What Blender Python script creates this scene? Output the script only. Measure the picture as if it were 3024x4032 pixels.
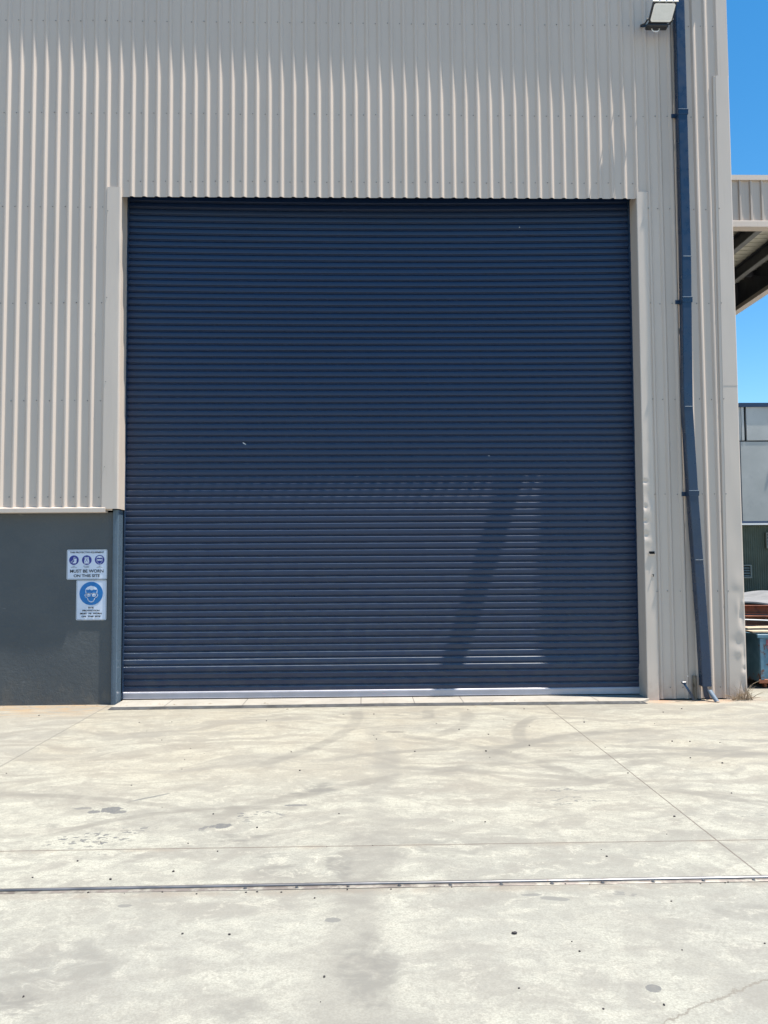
import bpy, math, random
from mathutils import Vector, Matrix
random.seed(7)
S = bpy.context.scene
for o in list(bpy.data.objects): bpy.data.objects.remove(o)

# ------------------------------------------------------------------ camera
# world: x along the shed wall, y into the building, z up; wall face at y = 0
CX, CD, CH = 3.5951, 11.75, 1.9539
pitch, yaw, roll, FPX = .05913, .02482, -.006748, 3300.
cam = bpy.data.cameras.new('camera'); co = bpy.data.objects.new('camera', cam); S.collection.objects.link(co)
fw = Vector((math.sin(yaw)*math.cos(pitch), math.cos(yaw)*math.cos(pitch), math.sin(pitch)))
rt = Vector((math.cos(yaw), -math.sin(yaw), 0)); up = rt.cross(fw)
rt2 = rt*math.cos(roll)+up*math.sin(roll); up2 = -rt*math.sin(roll)+up*math.cos(roll)
m = Matrix((rt2, up2, -fw)).transposed().to_4x4(); m.translation = (CX, -CD, CH)
co.matrix_world = m
cam.sensor_fit = 'VERTICAL'; cam.sensor_height = 36; cam.lens = FPX/4032*36
cam.clip_start = .05; cam.clip_end = 1500
S.camera = co
S.render.resolution_x = 768; S.render.resolution_y = 1024

# ------------------------------------------------------------------ sun and sky
SUN = Vector((.327, -.078, 1)).normalized()
w = bpy.data.worlds.new('World'); S.world = w; w.use_nodes = True
nt = w.node_tree; nt.nodes.clear()
sky = nt.nodes.new('ShaderNodeTexSky'); sky.sky_type = 'NISHITA'; sky.sun_disc = False
sky.sun_elevation = math.asin(SUN.z); sky.sun_rotation = math.atan2(SUN.x, SUN.y)
sky.air_density = 1.0; sky.dust_density = 0.0; sky.ozone_density = 2.0; sky.altitude = 0
hs = nt.nodes.new('ShaderNodeHueSaturation'); hs.inputs['Saturation'].default_value = 1.35; hs.inputs['Hue'].default_value = .493; hs.inputs['Value'].default_value = 1.0
bg = nt.nodes.new('ShaderNodeBackground'); bg.inputs['Strength'].default_value = .098
wo = nt.nodes.new('ShaderNodeOutputWorld')
nt.links.new(sky.outputs[0], hs.inputs['Color']); nt.links.new(hs.outputs[0], bg.inputs[0]); nt.links.new(bg.outputs[0], wo.inputs[0])
sl = bpy.data.lights.new('sun', 'SUN'); sl.energy = 5.0; sl.angle = math.radians(.53); sl.color = (1, .945, .85)
so = bpy.data.objects.new('sun', sl); S.collection.objects.link(so)
so.rotation_euler = SUN.to_track_quat('Z', 'Y').to_euler(); so.location = (10, -10, 20)
S.view_settings.view_transform = 'Standard'; S.view_settings.look = 'None'
S.view_settings.exposure = .95; S.view_settings.gamma = 1
S.render.engine = 'CYCLES'

# ------------------------------------------------------------------ node helper
class NB:
    def __init__(s, name):
        s.m = bpy.data.materials.new(name); s.m.use_nodes = True; s.t = s.m.node_tree; s.t.nodes.clear()
        s.out = s.n('ShaderNodeOutputMaterial'); s.b = s.n('ShaderNodeBsdfPrincipled')
        s.t.links.new(s.b.outputs[0], s.out.inputs[0]); s.tc = s.n('ShaderNodeTexCoord').outputs['Object']
    def n(s, ty, **k):
        x = s.t.nodes.new(ty)
        for a, v in k.items(): setattr(x, a, v)
        return x
    def i(s, sock, v):
        if isinstance(v, bpy.types.NodeSocket): s.t.links.new(v, sock)
        elif isinstance(v, tuple) and len(v) == 3 and sock.type == 'RGBA': sock.default_value = (*v, 1)
        else: sock.default_value = v
    def set(s, name, v): s.i(s.b.inputs[name], v)
    def ma(s, op, a, b=0., c=None, clamp=False):
        x = s.n('ShaderNodeMath', operation=op, use_clamp=clamp); s.i(x.inputs[0], a); s.i(x.inputs[1], b)
        if c is not None: s.i(x.inputs[2], c)
        return x.outputs[0]
    def mp(s, scale=(1,1,1), loc=(0,0,0), rot=0., v=None):
        x = s.n('ShaderNodeMapping'); s.i(x.inputs[0], v or s.tc); x.inputs['Scale'].default_value = scale
        x.inputs['Location'].default_value = loc; x.inputs['Rotation'].default_value = (0,0,rot); return x.outputs[0]
    def noise(s, scale=5., detail=4., rough=.55, v=None, dist=0.):
        x = s.n('ShaderNodeTexNoise'); s.i(x.inputs['Vector'], v or s.tc); x.inputs['Scale'].default_value = scale
        x.inputs['Detail'].default_value = detail; x.inputs['Roughness'].default_value = rough; x.inputs['Distortion'].default_value = dist
        return x.outputs['Fac']
    def ss(s, v, a, b, lo=0., hi=1.):
        x = s.n('ShaderNodeMapRange', interpolation_type='SMOOTHSTEP'); s.i(x.inputs[0], v)
        for k, q in zip((1,2,3,4), (a,b,lo,hi)): x.inputs[k].default_value = q
        return x.outputs[0]
    def mix(s, f, a, b, mode='MIX'):
        x = s.n('ShaderNodeMix', data_type='RGBA', blend_type=mode); s.i(x.inputs[0], f); s.i(x.inputs[6], a); s.i(x.inputs[7], b); return x.outputs[2]
    def xyz(s, v=None):
        x = s.n('ShaderNodeSeparateXYZ'); s.i(x.inputs[0], v or s.tc); return x.outputs
    def bump(s, h, strength=.3, dist=.01):
        x = s.n('ShaderNodeBump'); x.inputs['Strength'].default_value = strength; x.inputs['Distance'].default_value = dist
        s.i(x.inputs['Height'], h); s.set('Normal', x.outputs[0])

def paint(name, c, rough=.45, metal=0., var=.08, dirt=None, scale=3., bump=.0, bscale=40., spec=.5, coat=0., c2=None):
    """painted / plain surface with soft mottling and a little dirt"""
    b = NB(name)
    f = b.noise(scale, 6, .6)
    d = tuple(x*(1-var*2) for x in c); l = tuple(min(1, x*(1+var)) for x in c)
    col = b.mix(b.ss(f, .3, .7), d, l)
    if dirt: col = b.mix(b.ma('MULTIPLY', b.ss(b.noise(9, 8, .7), .56, .78), dirt[1]), col, dirt[0])
    if c2: col = b.mix(b.ss(b.noise(c2[1], 7, .65), c2[2], c2[3]), col, c2[0])
    b.set('Base Color', col); b.set('Metallic', metal)
    b.set('Roughness', b.ss(b.noise(7, 4), .3, .7, max(.02, rough-.06), rough+.08))
    b.b.inputs['Specular IOR Level'].default_value = spec; b.b.inputs['Coat Weight'].default_value = coat; b.b.inputs['Coat Roughness'].default_value = .15
    if bump: b.bump(b.noise(bscale, 4, .6), bump, .004)
    return b.m

# wall sheet: pale grey-beige painted steel, slight oil-canning, faint runs of dirt
def sheet_mat(name, c):
    b = NB(name)
    f = b.noise(1.2, 5, .6, b.mp((1, 1, .35)))
    col = b.mix(b.ss(f, .3, .7), tuple(x*.93 for x in c), c)
    run = b.ss(b.noise(4, 5, .6, b.mp((7, 7, .25))), .52, .8)
    col = b.mix(b.ma('MULTIPLY', run, .22), col, (c[0]*.62, c[1]*.58, c[2]*.52))
    z = b.xyz()[2]
    low = b.ma('MULTIPLY', b.ss(z, .5, .02), b.ss(b.noise(5, 6, .7), .3, .7))
    col = b.mix(b.ma('MULTIPLY', low, .35), col, (.30, .20, .13))
    b.set('Base Color', col); b.set('Roughness', .42); b.b.inputs['Specular IOR Level'].default_value = .4
    b.bump(b.noise(2.2, 3, .5, b.mp((1, 1, .6))), .35, .006)
    return b.m
M = {}
M['sheet'] = sheet_mat('beige_sheet', (.572, .482, .412))
M['flash'] = sheet_mat('beige_flashing', (.60, .51, .437))
M['screw'] = paint('screw_grey', (.22, .21, .20), .5, .3)
M['dark'] = paint('dark_void', (.012, .012, .013), .9, spec=.1)
M['blue'] = paint('navy_pipe_paint', (.014, .034, .075), .3, var=.06, dirt=((.10, .12, .15), .15))
M['column'] = paint('blue_grey_flashing', (.085, .125, .17), .3, var=.06, scale=2, dirt=((.2, .22, .24), .3))
M['rail'] = paint('pale_aluminium', (.44, .43, .47), .42, .25, var=.05, dirt=((.3, .27, .24), .3))
M['steel'] = paint('track_steel', (.20, .195, .20), .38, .6, var=.15, c2=((.16, .11, .08), 14, .58, .72))
M['steel_dark'] = paint('dull_plate', (.20, .17, .15), .6, .3, var=.2, c2=((.28, .26, .22), 9, .45, .6), bump=.4)
M['rust'] = paint('rusty_steel', (.32, .115, .06), .75, .1, var=.2, c2=((.10, .04, .03), 6, .5, .7), bump=.4)
M['black'] = paint('black_casting', (.018, .018, .022), .45)
M['lens'] = paint('lamp_lens', (.72, .74, .76), .25, var=.02, scale=12)
M['white'] = paint('white_metal', (.8, .8, .8), .4, var=.03)
M['sign'] = paint('sign_white', (.60, .66, .78), .35, var=.03, dirt=((.5, .5, .5), .15))
M['signrim'] = paint('sign_rim', (.62, .66, .72), .4, var=.03)
M['ink'] = paint('black_ink', (.012, .014, .022), .5)
M['navy_ink'] = paint('navy_ink', (.018, .028, .25), .45)
M['blue_ink'] = paint('blue_ink', (.002, .15, .44), .45)
M['flange'] = paint('rafter_flange_grey', (.17, .17, .17), .6)
M['roofpan'] = paint('pale_roof_underside', (.62, .60, .52), .7, scale=2)
M['galv'] = paint('galvanised', (.52, .53, .50), .5, .2, var=.1, scale=5)
M['dsteel'] = paint('dark_frame_steel', (.06, .065, .08), .55, var=.1)
M['wood'] = paint('pale_timber', (.46, .36, .25), .8, var=.15, scale=6, c2=((.25, .15, .10), 10, .6, .75))
M['tarp'] = paint('grey_board', (.20, .20, .205), .8, var=.1, bump=.4, bscale=8)
M['redtext'] = paint('faded_red', (.42, .09, .10), .6, var=.2)
M['straw'] = paint('dry_straw', (.30, .22, .14), .8, var=.2)
M['stone'] = paint('dark_stone', (.035, .03, .032), .8, var=.2)
M['step_shade'] = paint('step_shade_grey', (.055, .055, .058), .8, var=.25, scale=4, c2=((.11, .105, .095), 7, .56, .7), bump=.5)
M['brown'] = paint('old_pipe', (.19, .16, .12), .6, var=.2, c2=((.06, .045, .03), 12, .5, .65))
M['boot'] = paint('bare_pale_blue_metal', (.13, .17, .22), .6, .0, var=.1)
M['cap'] = paint('blue_capping', (.012, .03, .075), .4)
M['sticker'] = paint('sticker_pink', (.55, .42, .45), .5, var=.1)
M['green'] = paint('green_sheet', (.055, .075, .055), .5, var=.12, scale=2)
M['vent'] = paint('vent_grey', (.20, .22, .20), .5, var=.1)

# roller curtain: glossy navy, faint dust and rub marks
b = NB('navy_curtain')
f = b.noise(1.1, 5, .6, b.mp((.5, 1, 1.6)))
col = b.mix(b.ss(f, .2, .8), (.0022, .0145, .053), (.0028, .0170, .060))
dz = b.ss(b.xyz()[2], 3.2, 0., 0., 1.)
dust = b.ma('MULTIPLY', b.ma('MULTIPLY_ADD', dz, .62, .03), b.ss(b.noise(6, 8, .7, b.mp((1, 1, 2))), .35, .8))  # dust thickens downwards, also painting the paler sunlit tone of the lower door
col = b.mix(b.ma('MULTIPLY', dust, .36), col, (.105, .115, .092))
# pale dust on upward-facing slat shoulders, painting in their sunlit highlight
gn = b.n('ShaderNodeNewGeometry'); nz = b.xyz(gn.outputs['True Normal'])[2]
led = b.ma('MULTIPLY', b.ss(nz, .25, .8), b.ss(b.noise(7, 5, .6, b.mp((1, 1, .3))), .25, .7, .5, 1))
led = b.ma('MULTIPLY', led, b.ss(b.xyz()[2], 5.5, 2.5, .12, 1.))
col = b.mix(b.ma('MULTIPLY', led, .7), col, (.27, .30, .34))
b.set('Base Color', col); b.set('Roughness', b.ss(b.noise(2.5, 3), .3, .7, .42, .46)); b.b.inputs['Specular IOR Level'].default_value = .28
b.b.inputs['Coat Weight'].default_value = .6; b.b.inputs['Coat Roughness'].default_value = .34
M['curtain'] = b.m

# dark painted tilt-up concrete
b = NB('dark_painted_concrete')
f = b.noise(.9, 6, .65)
col = b.mix(b.ss(f, .3, .7), (.064, .073, .080), (.080, .088, .093))
spots = b.ss(b.noise(3.2, 3, .5, b.mp((1, 1, 3))), .73, .76)
col = b.mix(b.ma('MULTIPLY', spots, .35), col, (.22, .23, .22))
z = b.xyz()[2]; sp = b.ma('MULTIPLY', b.ss(z, .55, .0), b.ss(b.noise(8, 7, .7, b.mp((1,1,.5))), .42, .68))
col = b.mix(b.ma('MULTIPLY', sp, .4), col, (.16, .14, .11))
col = b.mix(b.ss(b.noise(45, 4, .7), .58, .7, 0, .25), col, (.14, .15, .15))
b.set('Base Color', col); b.set('Roughness', .62)
b.bump(b.ma('ADD', b.noise(26, 5, .7), b.ma('MULTIPLY', b.noise(3, 4), 1.6)), .8, .008)
M['base_wall'] = b.m

# far tilt-up concrete panels
b = NB('far_concrete')
f = b.noise(.5, 6, .6)
col = b.mix(b.ss(f, .3, .7), (.37, .37, .35), (.46, .455, .43))
col = b.mix(b.ma('MULTIPLY', b.ss(b.noise(2.5, 6, .7), .55, .75), .3), col, (.25, .25, .27))
b.set('Base Color', col); b.set('Roughness', .8); M['far'] = b.m

# blue skip paint with rust
b = NB('skip_paint')
col = b.mix(b.ss(b.noise(2.5, 5, .6), .35, .65), (.055, .14, .20), (.12, .23, .31))
z = b.xyz()[2]
r = b.noise(5, 8, .7)
rm = b.ss(b.ma('ADD', r, b.ss(z, .35, 0., 0., .16)), .60, .66)
col = b.mix(rm, col, (.13, .055, .035)); b.set('Base Color', col); b.set('Roughness', .5); b.bump(r, .3, .01)
M['skip'] = b.m

# ------------------------------------------------------------------ yard concrete
b = NB('yard_concrete')
X, Y, _ = b.xyz()
wob = b.noise(3., 6, .65)
wob2 = b.noise(14., 4, .6); wob3 = b.noise(30., 3, .55, b.mp((.75, 1, 1)))
big = b.noise(.55, 7, .6, b.mp(loc=(3.1, 1.7, 0)), .6)
mid = b.noise(2.1, 7, .65, b.mp((1, 1.3, 1)), .8)
col = b.mix(b.ss(big, .38, .62), (.285, .280, .242), (.392, .384, .322))
col = b.mix(b.ma('MULTIPLY', b.ss(mid, .46, .62), .75), col, (0.233, 0.221, 0.191))
pt = b.noise(5.5, 8, .7, b.mp((1, 1.25, 1), loc=(4,4,0)), .5)
col = b.mix(b.ss(pt, .50, .58, 0, .45), col, (.222, .217, .190))
col = b.mix(b.ss(pt, .46, .40, 0, .55), col, (.455, .438, .365))
# warmer, yellower cream nearer the shed
warm = b.ma('MULTIPLY', b.ss(Y, -6.5, -2.5), b.ss(b.noise(.7, 5), .3, .7, .25, .95))
col = b.mix(b.ma('MULTIPLY', warm, .5), col, (0.370, 0.318, 0.229))
# left bay was poured separately: cooler
left = b.ss(X, .075, .065); col = b.mix(b.ma('MULTIPLY', left, .45), col, (0.303, 0.290, 0.255))
# cooler and a little dirtier in the foreground
fg = b.ma('MULTIPLY', b.ss(Y, -6.2, -7.6), b.ss(b.noise(1.1, 6, .6, b.mp(loc=(9,2,0))), .25, .7, .35, 1))
col = b.mix(b.ma('MULTIPLY', fg, .5), col, (0.263, 0.258, 0.231))
# broom / tyre scuffs running along the wall
wn = b.n('ShaderNodeTexNoise'); b.i(wn.inputs['Vector'], b.mp(loc=(7,3,0))); wn.inputs['Scale'].default_value = .45; wn.inputs['Detail'].default_value = 3
wv = b.n('ShaderNodeVectorMath', operation='SCALE'); b.i(wv.inputs[0], wn.outputs['Color']); wv.inputs['Scale'].default_value = 2.6
wa = b.n('ShaderNodeVectorMath', operation='ADD'); b.i(wa.inputs[0], b.tc); b.i(wa.inputs[1], wv.outputs[0]); WV = wa.outputs[0]
st = b.noise(1., 7, .6, b.mp((.45, 3.6, 1), rot=.05, v=WV), .3)
sm = b.ma('MULTIPLY', b.ss(st, .49, .60), b.ss(Y, -6.4, -3.4, .12, .62))
col = b.mix(b.ma('MULTIPLY', sm, .8), col, (0.200, 0.180, 0.152))
st2 = b.noise(1., 7, .6, b.mp((.5, 2.8, 1), rot=-.55, loc=(2, 5, 0), v=WV), .4)
sm2 = b.ma('MULTIPLY', b.ss(st2, .51, .62), b.ss(Y, -7.5, -4, .30, .55))
col = b.mix(b.ma('MULTIPLY', sm2, .8), col, (0.196, 0.185, 0.164))
# tyre arcs: circle centre, radius, half width, strength
def arc(cx, cy, R, wd, s, a0, a1):
    global col
    dx = b.ma('SUBTRACT', X, cx); dy = b.ma('SUBTRACT', Y, cy)
    r = b.ma('SQRT', b.ma('ADD', b.ma('MULTIPLY', dx, dx), b.ma('MULTIPLY', dy, dy)))
    d = b.ma('ABSOLUTE', b.ma('SUBTRACT', b.ma('ADD', r, b.ma('MULTIPLY', b.ma('SUBTRACT', wob, .5), .1)), R))
    an = b.ma('ARCTAN2', dy, dx)
    k = b.ma('MULTIPLY', b.ss(an, a0, a0+.15), b.ss(an, a1, a1-.15))
    k = b.ma('MULTIPLY', b.ma('MULTIPLY', b.ss(d, wd, wd*.45), k), b.ss(mid, .3, .6, .25, 1))
    col = b.mix(b.ma('MULTIPLY', k, s*1.7), col, (0.174, 0.163, 0.141))
PI = math.pi
arc(2.6, -6.5, 1.6, .06, .45, 1.2, 2.6)
arc(.2, -8.3, 3.9, .07, .38, .9, 1.9)
arc(3.2, -1.0, 1.7, .12, .35, -.9, .2)
arc(7.2, -4.9, 2.9, .13, .45, 1.6, 2.6)
arc(2.2, -5.2, 3.5, .12, .4, .2, 1.1)
arc(6.6, -8.9, 5.6, .12, .38, 1.3, 2.5)
arc(9.0, -8.0, 5.2, .12, .35, 1.4, 2.4)
arc(3.0, -9.5, 5.9, .10, .35, .5, 1.5)
arc(8.6, -1.2, 4.2, .11, .42, 2.9, 3.9)
arc(-.6, -.9, 4.1, .11, .4, -.75, .15)
arc(7.9, -2.6, 2.6, .10, .4, 2.5, 3.7)
arc(5.4, -7.8, 5.0, .09, .35, 1.0, 2.1)
# broad grey lanes where vehicles drive in (towards the door)
def lane(cx, wd, s, y0, y1, slope=0.):
    global col
    xx = b.ma('ADD', b.ma('SUBTRACT', X, cx), b.ma('ADD', b.ma('MULTIPLY', b.ma('SUBTRACT', big, .5), .9), b.ma('MULTIPLY', Y, slope)))
    k = b.ma('MULTIPLY', b.ss(b.ma('ABSOLUTE', xx), wd, wd*.3), b.ma('MULTIPLY', b.ss(Y, y0, y0+.6), b.ss(Y, y1, y1-.6)))
    k = b.ma('MULTIPLY', k, b.ss(mid, .3, .7, .4, 1))
    col = b.mix(b.ma('MULTIPLY', k, s), col, (0.189, 0.180, 0.159))
lane(3.62, .26, .85, -9, -5.2)
lane(3.75, .16, .6, -5.6, -1.5)
lane(2.15, .16, .5, -9, -7.2, .4)
# faint tyre tread prints: x, y, angle, half length, half width, strength
def tread(cx, cy, an, L, W_, sg):
    global col
    u, v, _ = b.xyz(b.mp(rot=-an, v=b.mp(loc=(-cx, -cy, 0))))
    av = b.ma('ABSOLUTE', v)
    ch = b.ma('SINE', b.ma('ADD', b.ma('MULTIPLY', u, 120.), b.ma('MULTIPLY', av, 90.)))
    kk = b.ma('MULTIPLY', b.ss(ch, .1, .7), b.ma('MULTIPLY', b.ss(av, W_, W_*.7), b.ss(b.ma('ABSOLUTE', u), L, L*.5)))
    kk = b.ma('MULTIPLY', kk, b.ss(wob2, .42, .62))
    col = b.mix(b.ma('MULTIPLY', kk, sg), col, (.19, .183, .16))
tread(5.35, -7.15, -1.15, .55, .09, .5); tread(1.95, -6.95, .95, .45, .06, .45); tread(5.5, -6.2, -.9, .4, .08, .35); tread(4.2, -4.2, .4, .9, .10, .3); tread(2.6, -3.4, -.15, 1.2, .1, .3)
w2 = b.n('ShaderNodeTexNoise'); b.i(w2.inputs['Vector'], b.tc); w2.inputs['Scale'].default_value = 22
w3 = b.n('ShaderNodeVectorMath', operation='SCALE'); b.i(w3.inputs[0], w2.outputs['Color']); w3.inputs['Scale'].default_value = .07
w4 = b.n('ShaderNodeVectorMath', operation='ADD'); b.i(w4.inputs[0], b.tc); b.i(w4.inputs[1], w3.outputs[0]); WV2 = w4.outputs[0]
dv = b.n('ShaderNodeTexVoronoi'); b.i(dv.inputs['Vector'], b.mp((.62, 1.25, 1), v=WV2)); dv.inputs['Scale'].default_value = 21
drip = b.ss(b.ma('ADD', dv.outputs['Distance'], b.ma('MULTIPLY', b.noise(9, 3, .6), 1.3)), .98, .92)
# damp / oil spots : x, y, rx, ry, rot, threshold, strength, colour
BL = [(1.58,-4.90,.075,.07,0,.40,.85,0),(1.46,-4.96,.05,.05,0,.46,.8,0),(1.35,-4.86,.09,.04,0,.5,.6,0),(1.66,-4.98,.06,.04,0,.42,.8,0),(1.67,-5.62,.26,.16,.3,.52,.85,0),(1.52,-5.66,.16,.10,.2,.52,.8,0),
      (1.93,-5.42,.14,.06,0,.52,.7,0),(2.53,-5.36,.08,.05,.2,.38,.85,0),(2.42,-5.42,.10,.05,.2,.5,.8,0),(2.77,-5.12,.17,.11,0,.52,.85,0),(2.68,-5.22,.12,.08,0,.5,.8,0),(3.04,-4.86,.07,.025,0,.3,.75,0),
      (3.22,-4.42,.20,.26,0,.5,.6,1),(3.02,-4.55,.14,.10,0,.48,.5,1),(3.43,-6.15,.11,.24,0,.40,.6,1),(3.40,-6.38,.12,.12,0,.48,.4,1),(3.10,-6.32,.24,.16,0,.46,.5,1),(2.85,-5.62,.14,.05,0,.45,.5,1),(2.62,-5.60,.10,.05,0,.35,.5,1),(2.67,-5.70,.10,.03,0,.3,.6,1),
      (1.79,-4.58,.16,.018,.7,.38,.7,0),(2.10,-7.55,.34,.36,.2,.46,.35,1),(1.95,-7.95,.25,.2,0,.42,.5,1),(3.04,-7.95,.20,.14,0,.52,.3,1),(3.41,-7.04,.030,.022,0,.2,.6,0),(2.22,-6.80,.028,.016,0,.2,.55,0),(3.60,-7.60,.18,.5,0,.44,.5,1),
      (5.24,-4.84,.26,.11,0,.50,.7,0),(5.3,-4.5,.3,.05,.1,.56,.7,0),(6.50,-5.29,.20,.035,.05,.42,.55,0),(5.12,-6.77,.10,.045,-.5,.42,.45,0),(4.69,-6.80,.08,.025,-.2,.35,.5,0),(4.58,-6.74,.06,.02,0,.4,.5,0),(4.91,-7.83,.024,.022,0,.15,.75,0),(7.68,-2.65,.30,.07,-.2,.35,.4,1),
      (3.95,-2.0,.12,.05,0,.4,.5,2),(4.1,-.9,.3,.12,0,.45,.35,1),(2.1,-6.0,.1,.05,0,.45,.4,1),(2.98,-6.02,.2,.06,0,.42,.4,1),(1.75,-5.95,.12,.05,.3,.48,.5,0),(1.2,-5.3,.2,.12,0,.5,.35,1),(5.7,-7.0,.3,.2,0,.55,.35,1),(4.1,-5.9,.5,.25,0,.5,.35,1)]
CB = [(.10,.103,.107),(.135,.131,.120),(.095,.085,.075)]
for (bx,by,rx,ry,ro,th,sg,ci) in BL:
    v = b.mp(v=b.tc, loc=(-bx,-by,0)); v = b.mp((1/rx,1/ry,0), v=b.mp(rot=-ro, v=v))
    ln = b.n('ShaderNodeVectorMath', operation='LENGTH'); b.i(ln.inputs[0], v)
    src = (wob3 if max(rx, ry) > .09 and th > .4 else wob2) if ci != 1 else wob
    k = b.ma('SUBTRACT', b.ma('ADD', src, .45), b.ma('MULTIPLY', ln.outputs['Value'], .5))
    k = b.ss(k, th, th+(.06 if ci != 1 else .25))
    if ci == 1: k = b.ma('MULTIPLY', k, b.ss(pt, .36, .58))
    if ci == 0 and max(rx, ry) > .09 and th > .4: k = b.ma('MULTIPLY', b.ma('MAXIMUM', drip, b.ss(k, .9, 1.3, 0, .0)), b.ss(ln.outputs['Value'], 1.5, .8))
    col = b.mix(b.ma('MULTIPLY', k, min(1, sg*1.15)), col, CB[ci])
# scattered tiny flat spots everywhere
vo = b.n('ShaderNodeTexVoronoi'); b.i(vo.inputs['Vector'], b.mp((1,1.6,1))); vo.inputs['Scale'].default_value = 7
k = b.ma('MULTIPLY', b.ss(b.ma('ADD', vo.outputs['Distance'], b.ma('MULTIPLY', wob2, .12)), .125, .10), b.ss(b.noise(1.3, 3), .52, .60))
col = b.mix(b.ma('MULTIPLY', k, .5), col, (0.148, 0.144, 0.137))
# rust wash at the foot of the walls
rn = b.noise(3.5, 7, .65, b.mp((.8, 2.5, 1)))
ru = b.ma('MULTIPLY', b.ma('MULTIPLY', b.ss(Y, -1.1, -.1), b.ss(X, .25, -.15)), b.ss(rn, .38, .62))
ru2 = b.ma('MULTIPLY', b.ma('MULTIPLY', b.ma('MULTIPLY', b.ss(Y, -.42, -.12), b.ss(Y, .3, .1)), b.ma('MULTIPLY', b.ss(X, 7.3, 7.7), b.ss(X, 9.6, 8.4))), b.ss(rn, .36, .6))
col = b.mix(b.ma('MULTIPLY', ru, .9), col, (0.370, 0.244, 0.126)); col = b.mix(b.ma('MULTIPLY', ru2, .95), col, (0.429, 0.252, 0.148))
# brown grime each side of the track and along the cross joint
gr = b.ma('MULTIPLY', b.ss(b.ma('ABSOLUTE', b.ma('ADD', Y, 6.60)), .13, .03), b.ss(b.noise(4, 6, .7), .35, .65))
col = b.mix(b.ma('MULTIPLY', gr, .5), col, (0.222, 0.170, 0.126))
gr = b.ma('MULTIPLY', b.ss(b.ma('ABSOLUTE', b.ma('ADD', Y, 5.86)), .07, .01), b.ss(b.noise(3, 6, .7), .45, .7))
col = b.mix(b.ma('MULTIPLY', gr, .45), col, (0.266, 0.207, 0.148))
# joints
jn = b.ma('MULTIPLY', b.ma('SUBTRACT', b.noise(9, 5, .7), .5), .012)
def line(coord, at, wd, s=.85, c=(.12,.095,.075)):
    global col
    k = b.ss(b.ma('ABSOLUTE', b.ma('SUBTRACT', b.ma('ADD', coord, jn), at)), wd, wd*.4)
    col = b.mix(b.ma('MULTIPLY', k, s), col, c); return k
j1 = line(Y, -5.846, .0095, 1.); j2 = line(X, 6.045, .0085, .9); j3 = line(X, .07, .013, .7, (.17,.16,.14))
line(Y, -12.0, .008); line(X, 12.05, .008)
# wandering crack
crn = b.ma('MULTIPLY', b.ma('SUBTRACT', b.noise(3.5, 8, .75), .5), .22)
cd = b.ma('ABSOLUTE', b.ma('SUBTRACT', b.ma('ADD', Y, crn), b.ma('MULTIPLY_ADD', b.ma('SUBTRACT', X, 4.87), .55, -8.1)))
ck = b.ma('MULTIPLY', b.ss(cd, .011, .003), b.ss(X, 4.75, 4.9))
col = b.mix(b.ma('MULTIPLY', ck, .95), col, (0.175, 0.158, 0.13))
# fine sand grain
g1 = b.noise(85, 5, .75); g2 = b.noise(30, 4, .7)
col = b.mix(b.ss(g1, .38, .64, 0, .55), col, (0.185, 0.174, 0.152))
col = b.mix(b.ss(g2, .48, .66, 0, .5), col, (0.200, 0.189, 0.163))
col = b.mix(b.ss(g1, .66, .72, 0, .35), col, (0.414, 0.392, 0.340))
b.set('Base Color', col); b.set('Roughness', .78); b.b.inputs['Specular IOR Level'].default_value = .3
h = b.ma('ADD', b.ma('MULTIPLY', g1, .5), b.ma('MULTIPLY', wob, 1.2))
for j in (j1, j2, j3): h = b.ma('SUBTRACT', h, b.ma('MULTIPLY', j, 2.))
b.bump(h, .35, .006)
M['yard'] = b.m
# threshold slab: paler, mortar-like
b = NB('threshold_concrete')
col = b.mix(b.ss(b.noise(2, 7, .65), .3, .7), (.27, .248, .215), (.36, .335, .295))
col = b.mix(b.ma('MULTIPLY', b.ss(b.noise(11, 6, .7), .5, .7), .5), col, (.33, .28, .23))
X, Y, Z = b.xyz()
for jx in (.9, 1.95, 3.55, 4.28, 4.95, 6.8): col = b.mix(b.ma('MULTIPLY', b.ss(b.ma('ABSOLUTE', b.ma('SUBTRACT', X, jx)), .008, .003), .8), col, (.07, .06, .06))
b.set('Base Color', col); b.set('Roughness', .85); b.bump(b.noise(30, 6, .7), .5, .01); M['slab'] = b.m

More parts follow.
